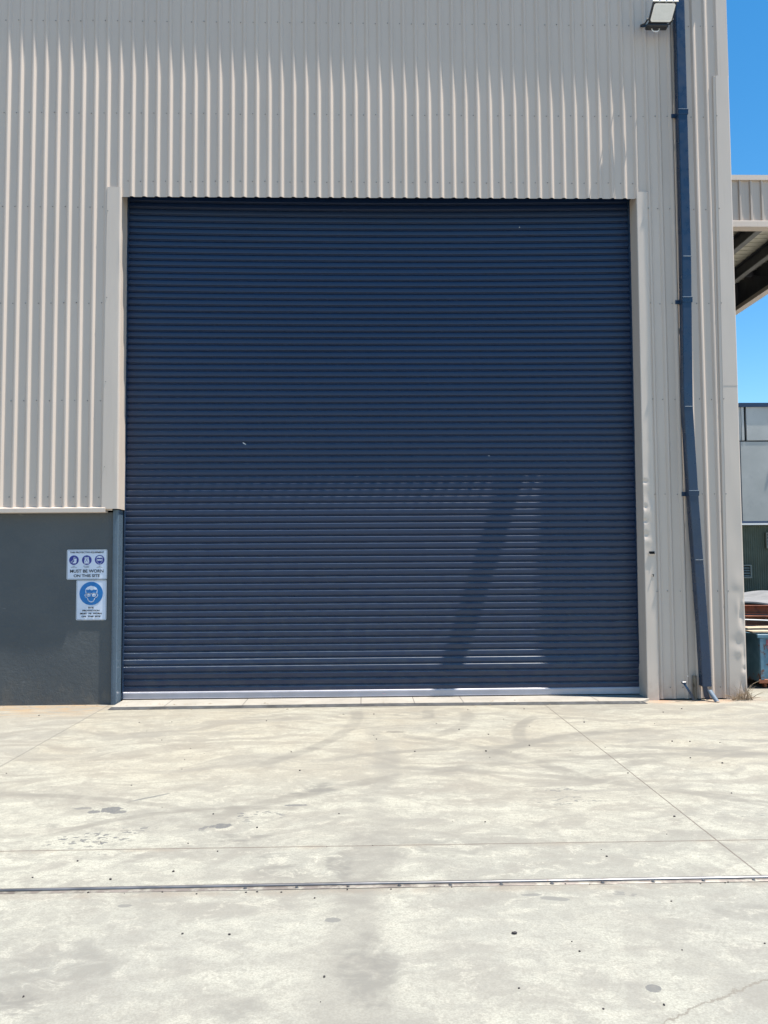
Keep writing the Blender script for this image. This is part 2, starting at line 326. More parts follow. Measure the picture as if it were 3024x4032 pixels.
# ------------------------------------------------------------------ mesh helper
class MB:
    def __init__(s): s.v = []; s.f = []; s.mi = []; s.sm = []
    def add(s, vs, fs, mi=0, smooth=False):
        k = len(s.v); s.v += [tuple(x) for x in vs]
        for f in fs: s.f.append([k+i for i in f]); s.mi.append(mi); s.sm.append(smooth)
    def box(s, x0, x1, y0, y1, z0, z1, mi=0, bev=0.):
        if bev:
            c = bev; P = []
            # chamfered box made of an octagonal-ish hull: 24 vertices
            for sx in (0,1):
                for sy in (0,1):
                    for sz in (0,1):
                        x, y, z = (x1 if sx else x0), (y1 if sy else y0), (z1 if sz else z0)
                        ix, iy, iz = (-c if sx else c), (-c if sy else c), (-c if sz else c)
                        P += [(x, y+iy, z+iz), (x+ix, y, z+iz), (x+ix, y+iy, z)]
            import bmesh
            bm = bmesh.new(); vv = [bm.verts.new(p) for p in P]; bmesh.ops.convex_hull(bm, input=vv)
            bmesh.ops.dissolve_limit(bm, angle_limit=.01, verts=bm.verts, edges=bm.edges)
            bm.verts.index_update(); s.add([v.co[:] for v in bm.verts], [[v.index for v in f.verts] for f in bm.faces], mi); bm.free(); return s
        s.add([(x0,y0,z0),(x1,y0,z0),(x1,y1,z0),(x0,y1,z0),(x0,y0,z1),(x1,y0,z1),(x1,y1,z1),(x0,y1,z1)],
              [(3,2,1,0),(4,5,6,7),(0,1,5,4),(1,2,6,5),(2,3,7,6),(3,0,4,7)], mi); return s
    def prism(s, poly, axis, a, b2, mi=0):
        """poly: 2-D outline, extruded along axis ('x','y','z')"""
        def p(u, v, t): return {'x': (t,u,v), 'y': (u,t,v), 'z': (u,v,t)}[axis]
        n = len(poly); vs = [p(u,v,a) for u,v in poly]+[p(u,v,b2) for u,v in poly]
        fs = [list(range(n))[::-1], list(range(n,2*n))]+[(i,(i+1)%n,(i+1)%n+n,i+n) for i in range(n)]
        s.add(vs, fs, mi); return s
    def cyl(s, p0, p1, r0, r1=None, n=12, mi=0, cap=True, smooth=True):
        r1 = r0 if r1 is None else r1; p0 = Vector(p0); p1 = Vector(p1); d = (p1-p0).normalized()
        a = d.orthogonal().normalized(); c = d.cross(a); vs = []
        for p, r in ((p0,r0),(p1,r1)):
            for i in range(n): t = 2*math.pi*i/n; vs.append(p+a*r*math.cos(t)+c*r*math.sin(t))
        s.add(vs, [(i,(i+1)%n,(i+1)%n+n,i+n) for i in range(n)], mi, smooth)
        if cap: s.add(vs, [list(range(n))[::-1], list(range(n,2*n))], mi)
        return s
    def tube(s, pts, r, n=8, mi=0):
        for i in range(len(pts)-1): s.cyl(pts[i], pts[i+1], r if not isinstance(r, list) else r[i], None if not isinstance(r, list) else r[i+1], n, mi)
        return s
    def grid(s, fn, nu, nv, mi=0, smooth=True):
        vs = [fn(i/nu, j/nv) for j in range(nv+1) for i in range(nu+1)]
        s.add(vs, [(j*(nu+1)+i, j*(nu+1)+i+1, (j+1)*(nu+1)+i+1, (j+1)*(nu+1)+i) for j in range(nv) for i in range(nu)], mi, smooth); return s
    def build(s, name, mats, parent=None, loc=None):
        me = bpy.data.meshes.new(name); me.from_pydata(s.v, [], s.f)
        for m_ in (mats if isinstance(mats, (list, tuple)) else [mats]): me.materials.append(m_)
        me.polygons.foreach_set('material_index', s.mi); me.polygons.foreach_set('use_smooth', s.sm); me.update()
        o = bpy.data.objects.new(name, me); S.collection.objects.link(o)
        if parent: o.parent = parent; o.matrix_parent_inverse = Matrix.Translation(-parent_loc(parent))
        if loc: o.location = loc
        return o
def parent_loc(p):
    # part meshes keep world coordinates, so only an Empty root carries an offset
    return Vector(p.location) if p.type == 'EMPTY' else Vector((0,0,0))
def tag(o, label=None, cat=None, group=None, kind=None):
    for k, v in (('label',label),('category',cat),('group',group),('kind',kind)):
        if v: o[k] = v
    return o
def empty(name, loc, *a, **k):
    o = bpy.data.objects.new(name, None); o.location = loc; o.empty_display_size = .2; S.collection.objects.link(o); return tag(o, *a, **k)

# ------------------------------------------------------------------ ground
g = MB(); g.add([(-300,-300,0),(300,-300,0),(300,300,0),(-300,300,0)], [(0,1,2,3)])
tag(g.build('ground', M['yard']), kind='structure')
g = MB(); g.prism([(.20,-.28),(.20,.60),(7.56,.60),(7.56,-.05),(7.40,-.25),(3.86,-.212)], 'z', -.05, .030)
TS = tag(g.build('threshold_slab', M['slab']), kind='structure')
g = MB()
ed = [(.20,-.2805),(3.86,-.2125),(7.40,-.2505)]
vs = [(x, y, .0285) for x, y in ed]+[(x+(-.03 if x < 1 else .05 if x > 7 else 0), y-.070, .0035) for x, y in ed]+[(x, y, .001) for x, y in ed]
g.add(vs, [(3,4,1,0),(4,5,2,1),(0,6,3),(2,5,8)]); g.build('step_shade_strip', M['step_shade'], TS)  # dark strip: shade on the step's front face, painted in as colour

# ------------------------------------------------------------------ warehouse
WH = empty('warehouse', (3.8, 0, 0), 'large shed clad in ribbed beige steel around a tall navy roller door', 'warehouse')
PIT, X0 = .177, -1.4244
ZT = lambda x: 11.955-.07*x
def rib_profile(x0, x1):
    """ribs out to y=-.029; flank centre at X0+k*PIT"""
    p = [(x0, 0)]; k0 = int(math.floor((x0-X0)/PIT))-1
    for k in range(k0, k0+200):
        c = X0+k*PIT
        q = [(c-.0645,0),(c-.0610,-.0015),(c-.0375,-.0262),(c-.034,-.0285),(c-.017,-.0285),(c-.0135,-.0262),(c+.0105,-.0015),(c+.0145,0),(c+.026,-.0)]
        if k % 4 == 0: q += [(c+.028,-.0012),(c+.031,-.0012),(c+.033,0)]
        q = [a for a in q if x0+.002 < a[0] < x1-.002]
        p += q
        if c > x1: break
    # keep a constant depth at cut ends
    p.append((x1, 0)); return p
def corr(mb, x0, x1, z0, z1f, zn=1, mi=0, y=0.):
    p = rib_profile(x0, x1); n = len(p)
    vs = []
    for j in range(zn+1):
        for (a, c) in p: z1 = z1f(a) if callable(z1f) else z1f; vs.append((a, c+y, z0+(z1-z0)*j/zn))
    mb.add(vs, [(j*n+i, j*n+i+1, (j+1)*n+i+1, (j+1)*n+i) for j in range(zn) for i in range(n-1)], mi)
cl = MB()
corr(cl, -6.0, .10, 2.69, ZT)
corr(cl, .10, 7.62, 7.17, ZT)
corr(cl, 7.62, 8.965, .015, ZT)
def screws(x0, x1, z, pr=1.):
    k0 = int(math.floor((x0-X0)/PIT))
    for k in range(k0, k0+80):
        x = X0+k*PIT-.080+random.uniform(-.003,.003)
        if x0 < x < x1 and random.random() < pr: cl.cyl((x, -.0005, z+random.uniform(-.012,.012)), (x, -.008, z), .0075, .006, 7, 1)
for z in (9.77, 8.40): screws(-3, 8.9, z, .93)
for z in (7.02, 5.63, 4.24, 2.88): screws(-3, 0, z)
screws(.2, 7.7, 7.40)
for z in (7.02, 5.63, 4.24, 2.88, 1.51, .175): screws(7.7, 8.7, z)
cl.build('cladding', [M['sheet'], M['screw']], WH)
# solid wall behind the sheets, opening left for the door
bk = MB()
bk.box(-6, .17, .012, .20, 2.74, 11.3); bk.box(.17, 7.57, .012, .10, 7.215, 11.2); bk.box(.17, 7.57, .101, .309, 7.62, 11.2); bk.box(7.60, 8.93, .012, .30, -.05, 11.1)
bk.box(.17, 7.57, .31, .60, 7.64, 11.1); bk.box(-6, .17, .30, .6, -.05, 11.2); bk.box(7.60, 8.93, .30, .6, -.05, 11.1)
bk.box(8.74, 8.93, .6, 20, -.05, 11.1); bk.box(-6, -5.8, .6, 20, -.05, 11.2); bk.box(-5.8, 8.74, 19.8, 20, -.05, 11.2)
bk.build('wall_lining', M['dark'], WH)
rf = MB()
pts = [(-6.3,-.213),(8.99,-.213),(8.99,20.2),(-6.3,20.2)]
vs = [(x,y,ZT(x)) for x,y in pts]+[(x,y,ZT(x)+.08) for x,y in pts]
rf.add(vs, [(3,2,1,0),(4,5,6,7),(0,1,5,4),(1,2,6,5),(2,3,7,6),(3,0,4,7)])
R = rf.build('roof', M['sheet'], WH)
bg_ = MB(); vs = []
for y in (-.210,-.19):
    for x in (-6.3, 8.99): vs += [(x,y,ZT(x)-.16),(x,y,ZT(x)-.002)]
bg_.add(vs, [(0,2,3,1),(4,5,7,6),(0,4,6,2),(1,3,7,5),(0,1,5,4),(2,6,7,3)]); bg_.build('barge_board', M['blue'], R)

# dents: centre x,z, radius x,z, depth (towards +y = pushed in)
def dent(x, z, L):
    d = 0.
    for (cx, cz, rx, rz, a) in L:
        q = ((x-cx)/rx)**2+((z-cz)/rz)**2
        if q < 9: d += a*math.exp(-q)
    return d
def flashing(name, prof, z0, z1, nz, dents=(), mat='flash', taper=None):
    """prof: list of (x,y) across; faces displaced by dents"""
    P = []
    for (a, c2), (d2, e) in zip(prof[:-1], prof[1:]):
        n = max(1, int(math.hypot(d2-a, e-c2)/.012)) if dents else 1
        P += [(a+(d2-a)*i/n, c2+(e-c2)*i/n) for i in range(n)]
    P.append(prof[-1]); mb = MB(); n = len(P); vs = []
    for j in range(nz+1):
        z = z0+(z1-z0)*j/nz
        for (x, y) in P:
            xx = x if taper is None else taper(x, z)
            d = dent(xx, z, dents); vs.append((xx+d*.35, y+d, z))
    mb.add(vs, [(j*n+i, j*n+i+1, (j+1)*n+i+1, (j+1)*n+i) for j in range(nz) for i in range(n-1)])
    return mb
# left of the door: upper jamb flashing, drip trim, base wall, blue corner column
Ld = [(.19,6.75,.03,.20,.006),(.19,6.35,.03,.16,-.005),(.19,5.9,.03,.2,.006),(.19,5.3,.03,.3,.005),(.1,4.5,.1,.5,-.003),(.19,3.6,.03,.3,.005)]
tp = lambda x, z: x+(.012*(7.3-z)/4.6 if x > .1 else -.02*(7.3-z)/4.6)
mb = flashing('', [(-.018,-.001),(-.018,-.036),(.158,-.038),(.176,-.030),(.180,-.012),(.180,.31)], 2.712, 7.30, 180, Ld, taper=tp)
mb.box(-.014, .155, -.034, -.001, 7.285, 7.2985); mb.box(-.02, .17, -.03, .0, 2.7145, 2.722)
mb.build('jamb_flashing', M['flash'], WH)
tr = MB(); tr.prism([(.0,2.742),(-.046,2.728),(-.050,2.722),(-.050,2.668),(-.044,2.662),(.098,2.662),(.098,2.680),(.0,2.690)], 'x', -6, .012)
tr.build('drip_trim', M['flash'], WH)
bw = MB()
bw.grid(lambda u, v: (-6+6.10*u, .10+.0025*math.sin(u*40+v*3), -.05+2.72*v), 60, 20)
bw.box(-6, .10, .11, .298, -.05, 2.66)
bw.build('base_wall', M['base_wall'], WH)
c = MB(); c.prism([(.092,.10),(.092,.062),(.097,.057),(.160,.057),(.168,.066),(.168,.31),(.10,.31)], 'z', -.02, 2.705)
c.box(.118, .124, .052, .0568, 0.01, 2.70)
c.build('corner_column', M['column'], WH)
# right jamb
Rd = [(7.58,3.06,.035,.03,.014),(7.63,2.86,.10,.11,.006),(7.575,2.70,.03,.04,.014),(7.63,2.62,.08,.1,-.007),(7.57,2.50,.03,.03,.012),(7.575,2.30,.04,.05,.015),(7.62,2.22,.06,.07,-.006),
      (7.65,3.25,.12,.15,.004),(7.68,6.9,.09,.18,.006),(7.60,1.2,.1,.4,-.003),(7.60,.6,.1,.3,.003),(7.66,5.4,.08,.6,-.003)]
tp2 = lambda x, z: x-.022*(7.26-z)/7.26
mb = flashing('', [(7.563,.31),(7.563,-.012),(7.563,-.032),(7.572,-.038),(7.712,-.034),(7.735,-.020),(7.748,-.0005)], 3.61, 7.262, 120, Rd, taper=tp2)
mb.box(7.567, 7.72, -.033, -.001, 7.250, 7.2595)
mb.build('jamb_flashing', M['flash'], WH)
mb = flashing('', [(7.561,.31),(7.561,-.014),(7.561,-.036),(7.570,-.0415),(7.714,-.037),(7.738,-.022),(7.751,-.0005)], .0, 3.635, 300, Rd, taper=tp2)
mb.build('jamb_flashing', M['flash'], WH)
# punched slot with a bent lip, and a small torn hole
sl_ = MB(); sl_.box(7.612, 7.690, -.0455, -.040, 2.036, 2.072); o1 = sl_.build('slot_hole', M['dark'], WH)
sl_ = MB(); sl_.box(7.608, 7.694, -.058, -.0405, 2.028, 2.0345); sl_.box(7.606, 7.612, -.062, -.0405, 2.026, 2.045); sl_.box(7.690, 7.697, -.062, -.0405, 2.026, 2.045); sl_.build('bent_lip', M['flash'], WH)
sl_ = MB(); sl_.prism([(7.644,1.752),(7.674,1.748),(7.668,1.716),(7.655,1.724)], 'y', -.044, -.041); sl_.build('torn_hole', M['dark'], WH)
sl_ = MB(); sl_.prism([(7.645,1.742),(7.650,1.744),(7.657,1.728),(7.653,1.724)], 'y', -.060, -.0405); sl_.build('bent_lip', M['flash'], WH)
# building corner flashing, lower (wide, dented) and upper piece
Cd = [(8.90,1.20,.035,.15,.020),(8.93,1.33,.03,.05,-.012),(8.86,1.28,.04,.10,-.007),(8.90,.93,.05,.10,-.010),(8.925,.60,.03,.12,.018),(8.86,.66,.07,.07,-.009),(8.80,.80,.09,.08,.006),(8.92,.42,.03,.04,.012),
      (8.88,.20,.05,.10,.010),(8.85,1.62,.08,.16,-.006),(8.84,1.50,.08,.07,.004),(8.86,2.3,.1,.3,.004),(8.82,3.3,.1,.4,-.003),(8.93,.10,.04,.08,.02)]
tp3 = lambda x, z: x-(.055*(9-z)/9*max(0, min(1, (8.95-x)/.2)))-.018*(9-z)/9
prof = [(8.735,-.0015),(8.737,-.020),(8.742,-.024),(8.764,-.026),(8.772,-.034),(8.952,-.036),(8.962,-.030),(8.964,-.01),(8.964,.25)]
mb = flashing('', prof, .0, 4.45, 380, Cd, taper=tp3); mb.build('corner_flashing', M['flash'], WH)
mb = flashing('', [(x, y-.002 if y < -.01 else y) for x, y in prof], 4.43, 9.005, 90, Cd, taper=tp3)
mb.box(8.745, 8.955, -.033, -.001, 8.99, 9.002); mb.build('corner_flashing', M['flash'], WH)
mb = flashing('', [(8.804,-.001),(8.804,-.027),(8.965,-.029),(8.971,-.02),(8.971,.25)], 8.98, 11.1, 4); mb.build('corner_flashing', M['flash'], WH)
class SEP:
    def __init__(s, nm, mt, pr): s.a = (nm, mt, pr)
    def __getattr__(s, k):
        def f(*a, **q):
            g = MB(); getattr(g, k)(*a, **q); return g.build(*s.a)
        return f
fs = SEP('fixing_screw', M['screw'], WH)
for z in (8.40,7.02,5.63,4.24,2.88,1.51): fs.cyl((8.775-.0066*(9-z), -.034, z), (8.775-.0066*(9-z), -.046, z), .008, .005, 8)
for z in (7.02,5.63,4.24,2.88,1.51): fs.cyl((7.733-.003*(7.26-z), -.028, z), (7.733-.003*(7.26-z), -.040, z), .007, .005, 8)
for z in (6.95,5.7,4.5,3.3): fs.cyl((-.005, -.034, z), (-.005, -.045, z), .007, .005, 8)

# ------------------------------------------------------------------ roller door
DX0, DX1 = .170, 7.566
SP = .0963
prof = [(.0,.0180),(.0004,.0045),(.0016,.0018),(.0036,.0004),(.006,0.)]
prof += [(.054+.015*math.sin(t*math.pi/16), .012*(1-math.cos(t*math.pi/16))) for t in range(9)]
prof += [(.0692,.0190),(.0735,.0190),(.0739,.0075),(.0748,.0050),(.0765,.0042),(.0782,.0050),(.0791,.0075),(.0795,.0200),(.0945,.0200)]
def sstep(a, b_, x):
    t = max(0, min(1, (x-a)/(b_-a))); return t*t*(3-2*t)
RB = random.Random(3)
wave = [(RB.uniform(.3,2.2), RB.uniform(.2,1.4), RB.uniform(0,6), RB.uniform(.3,1)) for _ in range(10)]
def bow(x, z):
    u = (x-DX0)/(DX1-DX0)
    d = .085*4*u*(1-u)*sstep(2.6, 6.6, z)
    d -= .022*math.exp(-((z-.44)/.16)**2)*(.8+.2*math.sin(x*1.3))
    d += .0006*sum(a*math.sin(x*p+z*q+r) for p, q, r, a in wave)
    return d
cu = MB(); zs = []
k = 0
while .135+k*SP < 7.42:
    for (dz_, dy_) in prof: zs.append((.135+k*SP+dz_, dy_))
    k += 1
NX = 40
vs = []
for (z, dy_) in zs:
    for i in range(NX+1):
        x = DX0+(DX1-DX0)*i/NX; vs.append((x, .312+dy_+bow(x, z), z))
n = NX+1
cu.add(vs, [(j*n+i, j*n+i+1, (j+1)*n+i+1, (j+1)*n+i) for j in range(len(zs)-1) for i in range(NX)], 0, True)
# smooth only within slat faces: keep flat shading for crisp grooves
RD = cu.build('roller_door', M['curtain'], WH)
ra = MB(); ra.prism([(.290,.043),(.300,.037),(.345,.037),(.345,.138),(.300,.138),(.291,.131),(.289,.122),(.289,.053)], 'x', .172, 7.548)
ra.box(.172, 7.548, .284, .2895, .112, .120); ra.box(.172, 7.548, .283, .2895, .045, .053)
BR = ra.build('bottom_rail', M['rail'], RD)
g = MB(); g.box(.173, 7.55, .296, .34, .0305, .0365); g.build('gap_shade', M['dark'], BR)  # dark strip painted in for the shade in the gap under the rail
st_ = MB(); st_.prism([(3.875+.026*math.cos(t*.5236), .084+.009*math.sin(t*.5236)) for t in range(12)], 'y', .2865, .2888)
st_.build('sticker', M['sticker'], BR)
g = MB(); g.box(.1815, .197, .272, .352, .046, 7.33); g.build('door_guide', M['blue'], RD)
g = MB(); g.box(7.541, 7.5595, .272, .352, .046, 7.33); g.build('door_guide', M['blue'], RD)
sc = MB(); sc.add([(1.86,.3085,3.678),(1.868,.3085,3.684),(1.905,.3085,3.660),(1.912,.3085,3.651),(1.905,.3085,3.650),(1.88,.3085,3.664)], [(0,5,4,3,2,1)])
sc.build('scratch_mark', M['white'], RD)
MB().box(5.93, 5.938, .36, .3645, 6.885, 6.9).build('scratch_mark', M['white'], RD)
MB().box(5.42, 5.43, .3085, .3115, 3.475, 3.483).build('scratch_mark', M['white'], RD)
bx = MB(); bx.cyl((.2,.60,7.52), (7.54,.60,7.52), .20, None, 24); bx.build('door_drum', M['curtain'], RD)

# ------------------------------------------------------------------ downpipe
DP = empty('downpipe', (8.3, -.1, 0), 'rectangular navy downpipe, bent and torn open at its foot beside the building corner', 'downpipe')
path = [(11.1,8.231),(10.06,8.231),(7.6,8.226),(6.27,8.222),(5.2,8.203),(4.11,8.185),(2.86,8.227),(1.79,8.277),(.91,8.315),(.20,8.337)]
def pipe_part(name, i0, i1, z1=None, mat='blue', grow=0.):
    mb = MB(); pp = path[i0:i1+1]; ring = []
    hw, yf, yb = .066+grow, -.158-grow, -.036+min(grow, .002); r = .010
    vs = []
    for (z, x) in pp:
        sec = [(x-hw+r,yf),(x+hw-r,yf),(x+hw,yf+r),(x+hw,yb),(x-hw,yb),(x-hw,yf+r)]
        vs += [(a, b_, z) for a, b_ in sec]
    n = 6; fs = [(j*n+i, (j+1)*n+i, (j+1)*n+(i+1)%n, j*n+(i+1)%n) for j in range(len(pp)-1) for i in range(n)]
    mb.add(vs, fs); return mb
SEG = []
for a, c2 in ((0,3),(3,5),(5,7)): SEG.append(pipe_part('', a, c2).build('pipe_section', M['blue'], DP))
# lowest section: open foot
mb = pipe_part('', 7, 9); SEG.append(mb.build('pipe_section', M['blue'], DP))
for z, x in ((6.27,8.222),(4.11,8.185),(1.95,8.270)):
    g = MB(); g.box(x-.068, x+.068, -.161, -.036, z-.006, z+.004); g.build('pipe_joint', M['cap'], DP)
    g = MB(); g.box(x-.05, x+.066, -.1625, -.1612, z-.002, z+.0015); g.build('joint_sealant', M['white'], DP)
def px(z):
    for (za, xa), (zb, xb) in zip(path, path[1:]):
        if zb <= z <= za: return xa+(xb-xa)*(za-z)/(za-zb)
for z in (8.39, 5.64, 2.88):
    x = px(z); g = MB()
    g.box(x-.070, x+.070, -.1645, -.159, z-.035, z+.035); g.box(x-.0725, x-.068, -.1645, -.030, z-.035, z+.035); g.box(x+.068, x+.0725, -.1645, -.030, z-.035, z+.035)
    g.box(x-.128, x-.0685, -.046, -.030, z-.030, z+.030, bev=.004); g.box(x-.07, x+.075, -.169, -.1646, z+.028, z+.036)
    g.build('pipe_clip', M['blue'], DP)
    g = MB(); g.box(x-.069, x+.071, -.1672, -.1648, z+.0365, z+.0395); g.build('clip_edge', M['white'], DP)
# torn foot: bare stub against the wall, bent boot, broken strap
g = MB()
g.grid(lambda u, v: (8.205+.028*math.cos(math.pi*(1.0+u))+.0, -.040-.045*math.sin(math.pi*u)*(1-.2*v), .0+.34*v), 8, 6)
g.build('inner_pipe', M['brown'], DP)
g = MB()
def boot(u, v):
    t = v*1.25; a = (u-.5)*2.2
    x = 8.365+.10*t*.50+.040*math.sin(a)*(1-.25*v)*(1+.3*v); y = -.15-.07*t-.045*math.cos(a)
    z = .155-.125*t+.02*math.sin(3*u)*v; return (x, y+.02*(1-v), max(.004, z))
g.grid(boot, 10, 8); g.grid(lambda u, v: tuple(a+b_ for a, b_ in zip(boot(u, v), (.001,.004,.002))), 10, 8)
g.build('torn_boot', M['boot'], DP)
g = MB()
g.add([(8.285,-.145,.21),(8.335,-.150,.20),(8.385,-.13,.02),(8.34,-.11,.008),(8.30,-.12,.06),(8.29,-.10,.2),(8.33,-.10,.2),(8.36,-.09,.01)], [(0,4,3,2,1),(5,6,7,3,4),(0,5,4),(1,2,7,6)])
g.build('torn_flap', M['blue'], DP)
g = MB()
def strap(u, v):
    t = v; x = 8.000+.150*t+.045*(u-.5); y = -.175+.02*t-.012*math.sin(u*math.pi)*0; z = .255*(1-t)+.004-.018*(u-.5); return (x, y-.03*math.sin(t*3.1), max(.003, z))
g.grid(strap, 4, 8, smooth=False); g.grid(lambda u, v: tuple(a+b_ for a, b_ in zip(strap(u, v), (0,.006,0))), 4, 8, smooth=False)
g.box(7.972, 8.03, -.20, -.165, .245, .275, bev=.006)
g.build('broken_strap', M['blue'], DP)
g = MB(); g.add([(8.10,-.05,.33),(8.112,-.056,.345),(8.118,-.05,.32)], [(0,1,2)]); g.build('torn_shard', M['white'], DP)

# ------------------------------------------------------------------ floodlight
FZ = 9.65
FL = empty('floodlight', (7.86, 0, FZ), 'black floodlight with a pale square lens, tilted down beside the top of the downpipe', 'floodlight')
# local frame of the tilted head: u along x, v up the panel, n out of lens
A = Vector((0, -.27, FZ)); Bv = Vector((0, -.465, FZ+.155))
vdir = (Bv-A).normalized(); ndir = Vector((0, -vdir.z, vdir.y)).normalized()
if ndir.z > 0: ndir = -ndir
HL = (Bv-A).length
def head(mb, x0, x1, v0, v1, n0, n1, mi=0, cut=.02):
    # rounded-corner slab in the head's plane
    pl = [(x0+cut,v0),(x1-cut,v0),(x1,v0+cut),(x1,v1-cut),(x1-cut,v1),(x0+cut,v1),(x0,v1-cut),(x0,v0+cut)]
    vs = []
    for nn in (n0, n1):
        for (x, v) in pl: p = A+vdir*v+ndir*nn; vs.append((x+v*.03, p.y, p.z))
    n = 8; mb.add(vs, [list(range(n))[::-1], list(range(n,2*n))]+[(i,(i+1)%n,(i+1)%n+n,i+n) for i in range(n)], mi); return mb
fx0, fx1 = 7.735, 8.045
head(MB(), fx0-.012, fx1+.012, -.01, HL+.012, -.05, .0).build('housing', M['black'], FL)
head(MB(), fx0+.004, fx1-.004, .006, HL-.006, .0005, .012).build('lens_rim', M['white'], FL)
head(MB(), fx0+.028, fx1-.028, .03, HL-.03, .0125, .015, cut=.012).build('lens', M['lens'], FL)
g = MB()
for i in range(9):
    x = fx0+.02+i*.036; head(g, x, x+.006, .01, HL-.01, -.085, -.0505, cut=.002)
g.build('cooling_fins', M['black'], FL)
g = MB(); head(g, fx0-.03, fx1+.03, HL+.0125, HL+.024, -.02, .004, cut=.004)
g.build('top_bar', M['galv'], FL)
for i in range(3):
    p = A+vdir*(HL+.03); x = fx0+.075+i*.098; g = MB(); g.cyl((x, p.y, p.z-.02), (x, p.y-.006, p.z+.012), .019, .014, 10); g.build('bar_glint', M['white'], FL)  # white knobs standing in for sun glints along the bar
g = MB(); g.box(fx0-.03, fx1-.03, -.262, -.15, FZ-.052, FZ-.006, bev=.012); g.box(fx0+.0, fx1-.05, -.25, -.19, FZ-.005, FZ+.03)
g.build('driver_box', M['black'], FL)
g = MB()
for x in (fx0-.045, fx1+.005): g.tube([(x,-.03,FZ+.10),(x,-.10,FZ+.075),(x+.003,-.20,FZ+.02),(x+.02,-.28,FZ+.04)], .011, 8)
g.box(fx0-.05, fx1+.01, -.034, -.0295, FZ+.08, FZ+.12)
g.build('mounting_bracket', M['black'], FL)
g = MB(); g.tube([(fx0+.055+.11*(1-math.cos(t*.3142))/2, -.20, FZ-.053-.045*math.sin(t*.3142)) for t in range(11)], .006, 6); g.build('cable_loop', M['white'], FL)

# ------------------------------------------------------------------ safety signs
def text_mesh(body, size, x, z, y, name, mat, parent, width=None, align='CENTER', bold=.0):
    cu_ = bpy.data.curves.new('t', 'FONT'); cu_.body = body; cu_.size = size; cu_.align_x = align; cu_.align_y = 'CENTER'; cu_.extrude = .0004; cu_.offset = bold
    to = bpy.data.objects.new('t', cu_); S.collection.objects.link(to); bpy.context.view_layer.update()
    me = bpy.data.meshes.new_from_object(to.evaluated_get(bpy.context.evaluated_depsgraph_get())); bpy.data.objects.remove(to)
    xs = [v.co.x for v in me.vertices]; ys = [v.co.y for v in me.vertices]; k = (width/(max(xs)-min(xs))) if width else 1
    cy = (max(ys)+min(ys))/2; cx_ = (max(xs)+min(xs))/2 if align == 'CENTER' else 0
    for v in me.vertices: a, b_, c_ = v.co; v.co = ((a-cx_)*k+x, y-c_, (b_-cy)+z)
    me.materials.clear(); me.materials.append(mat); me.name = name
    o = bpy.data.objects.new(name, me); S.collection.objects.link(o)
    if parent: o.parent = parent; o.matrix_parent_inverse = Matrix.Translation(-parent_loc(parent))
    return o
def rrect(x0, x1, z0, z1, r, n=4):
    P = []
    for (cx, cz, a0) in ((x1-r,z1-r,0),(x0+r,z1-r,90),(x0+r,z0+r,180),(x1-r,z0+r,270)):
        for i in range(n+1): a = math.radians(a0+90*i/n); P.append((cx+r*math.cos(a), cz+r*math.sin(a)))
    return P
def frame(mb, outer, inner, y0, y1):
    n = len(outer); vs = [(a,y0,b_) for a, b_ in outer]+[(a,y0,b_) for a, b_ in inner]+[(a,y1,b_) for a, b_ in outer]+[(a,y1,b_) for a, b_ in inner]
    fs = []
    for i in range(n):
        j = (i+1) % n; fs += [(i,j,n+j,n+i),(i,2*n+i,2*n+j,j),(n+i,n+j,3*n+j,3*n+i)]
    mb.add(vs, fs); return mb
def disc(mb, cx, cz, r, y0, y1, n=40): return mb.prism([(cx+r*math.cos(2*math.pi*i/n), cz+r*math.sin(2*math.pi*i/n)) for i in range(n)], 'y', y0, y1)
def stroke(mb, pts, wd, y0, y1, closed=False):
    L = pts+[pts[0]] if closed else pts
    for (a, b_), (c_, d_) in zip(L[:-1], L[1:]):
        dx, dz_ = c_-a, d_-b_; l = math.hypot(dx, dz_) or 1; nx, nz = -dz_/l*wd/2, dx/l*wd/2; ex, ez = dx/l*wd*.3, dz_/l*wd*.3
        mb.prism([(a+nx-ex,b_+nz-ez),(a-nx-ex,b_-nz-ez),(c_-nx+ex,d_-nz+ez),(c_+nx+ex,d_+nz+ez)], 'y', y0, y1)
def man(mb, cx, cz, s, y0, y1, specs, k=0):
    """white outline head with hair and eyewear, s = half height"""
    P = lambda L: [(cx+a*s, cz+b_*s) for a, b_ in L]
    mb.prism(P([(-.72,.38),(-.70,.62),(-.45,.86),(-.05,1.0),(.40,.90),(.70,.66),(.76,.36),(.66,.52),(.45,.50),(.30,.56),(.12,.44),(-.05,.46),(-.22,.58),(-.34,.50),(-.60,.54)]), 'y', y0, y1)
    stroke(mb, P([(-.70,.42),(-.62,-.05),(-.78,-.08),(-.74,-.32),(-.60,-.45),(-.48,-.50),(-.34,-.82),(-.15,-1.0),(.15,-1.0),(.34,-.82),(.48,-.50),(.60,-.45),(.76,-.32),(.80,-.08),(.66,-.05),(.73,.42)]), .085*s, y0, y1)
    if specs:
        for q in (-1, 1): stroke(mb, P([(q*.12,.06),(q*.52,.06),(q*.50,-.30),(q*.16,-.32)]), .08*s, y0, y1, True); mb.prism(P([(q*.20,-.02),(q*.44,-.02),(q*.42,-.20),(q*.22,-.22)][::q]), 'y', y0, y1)
        stroke(mb, P([(-.66,.02),(.68,.02)]), .07*s, y0, y1)
    else:
        mb.prism(P([(-.66,.14),(.68,.14),(.62,-.18),(.14,-.24),(.04,-.12),(-.08,-.24),(-.56,-.18)][::-1]), 'y', y0, y1)
YS = .094
S1 = empty('safety_sign', (-.27, YS, 1.94), 'wide white sign with three small navy pictograms reading MUST BE WORN ON THIS SITE', 'sign')
a = (-.550,.009,1.733,2.150)
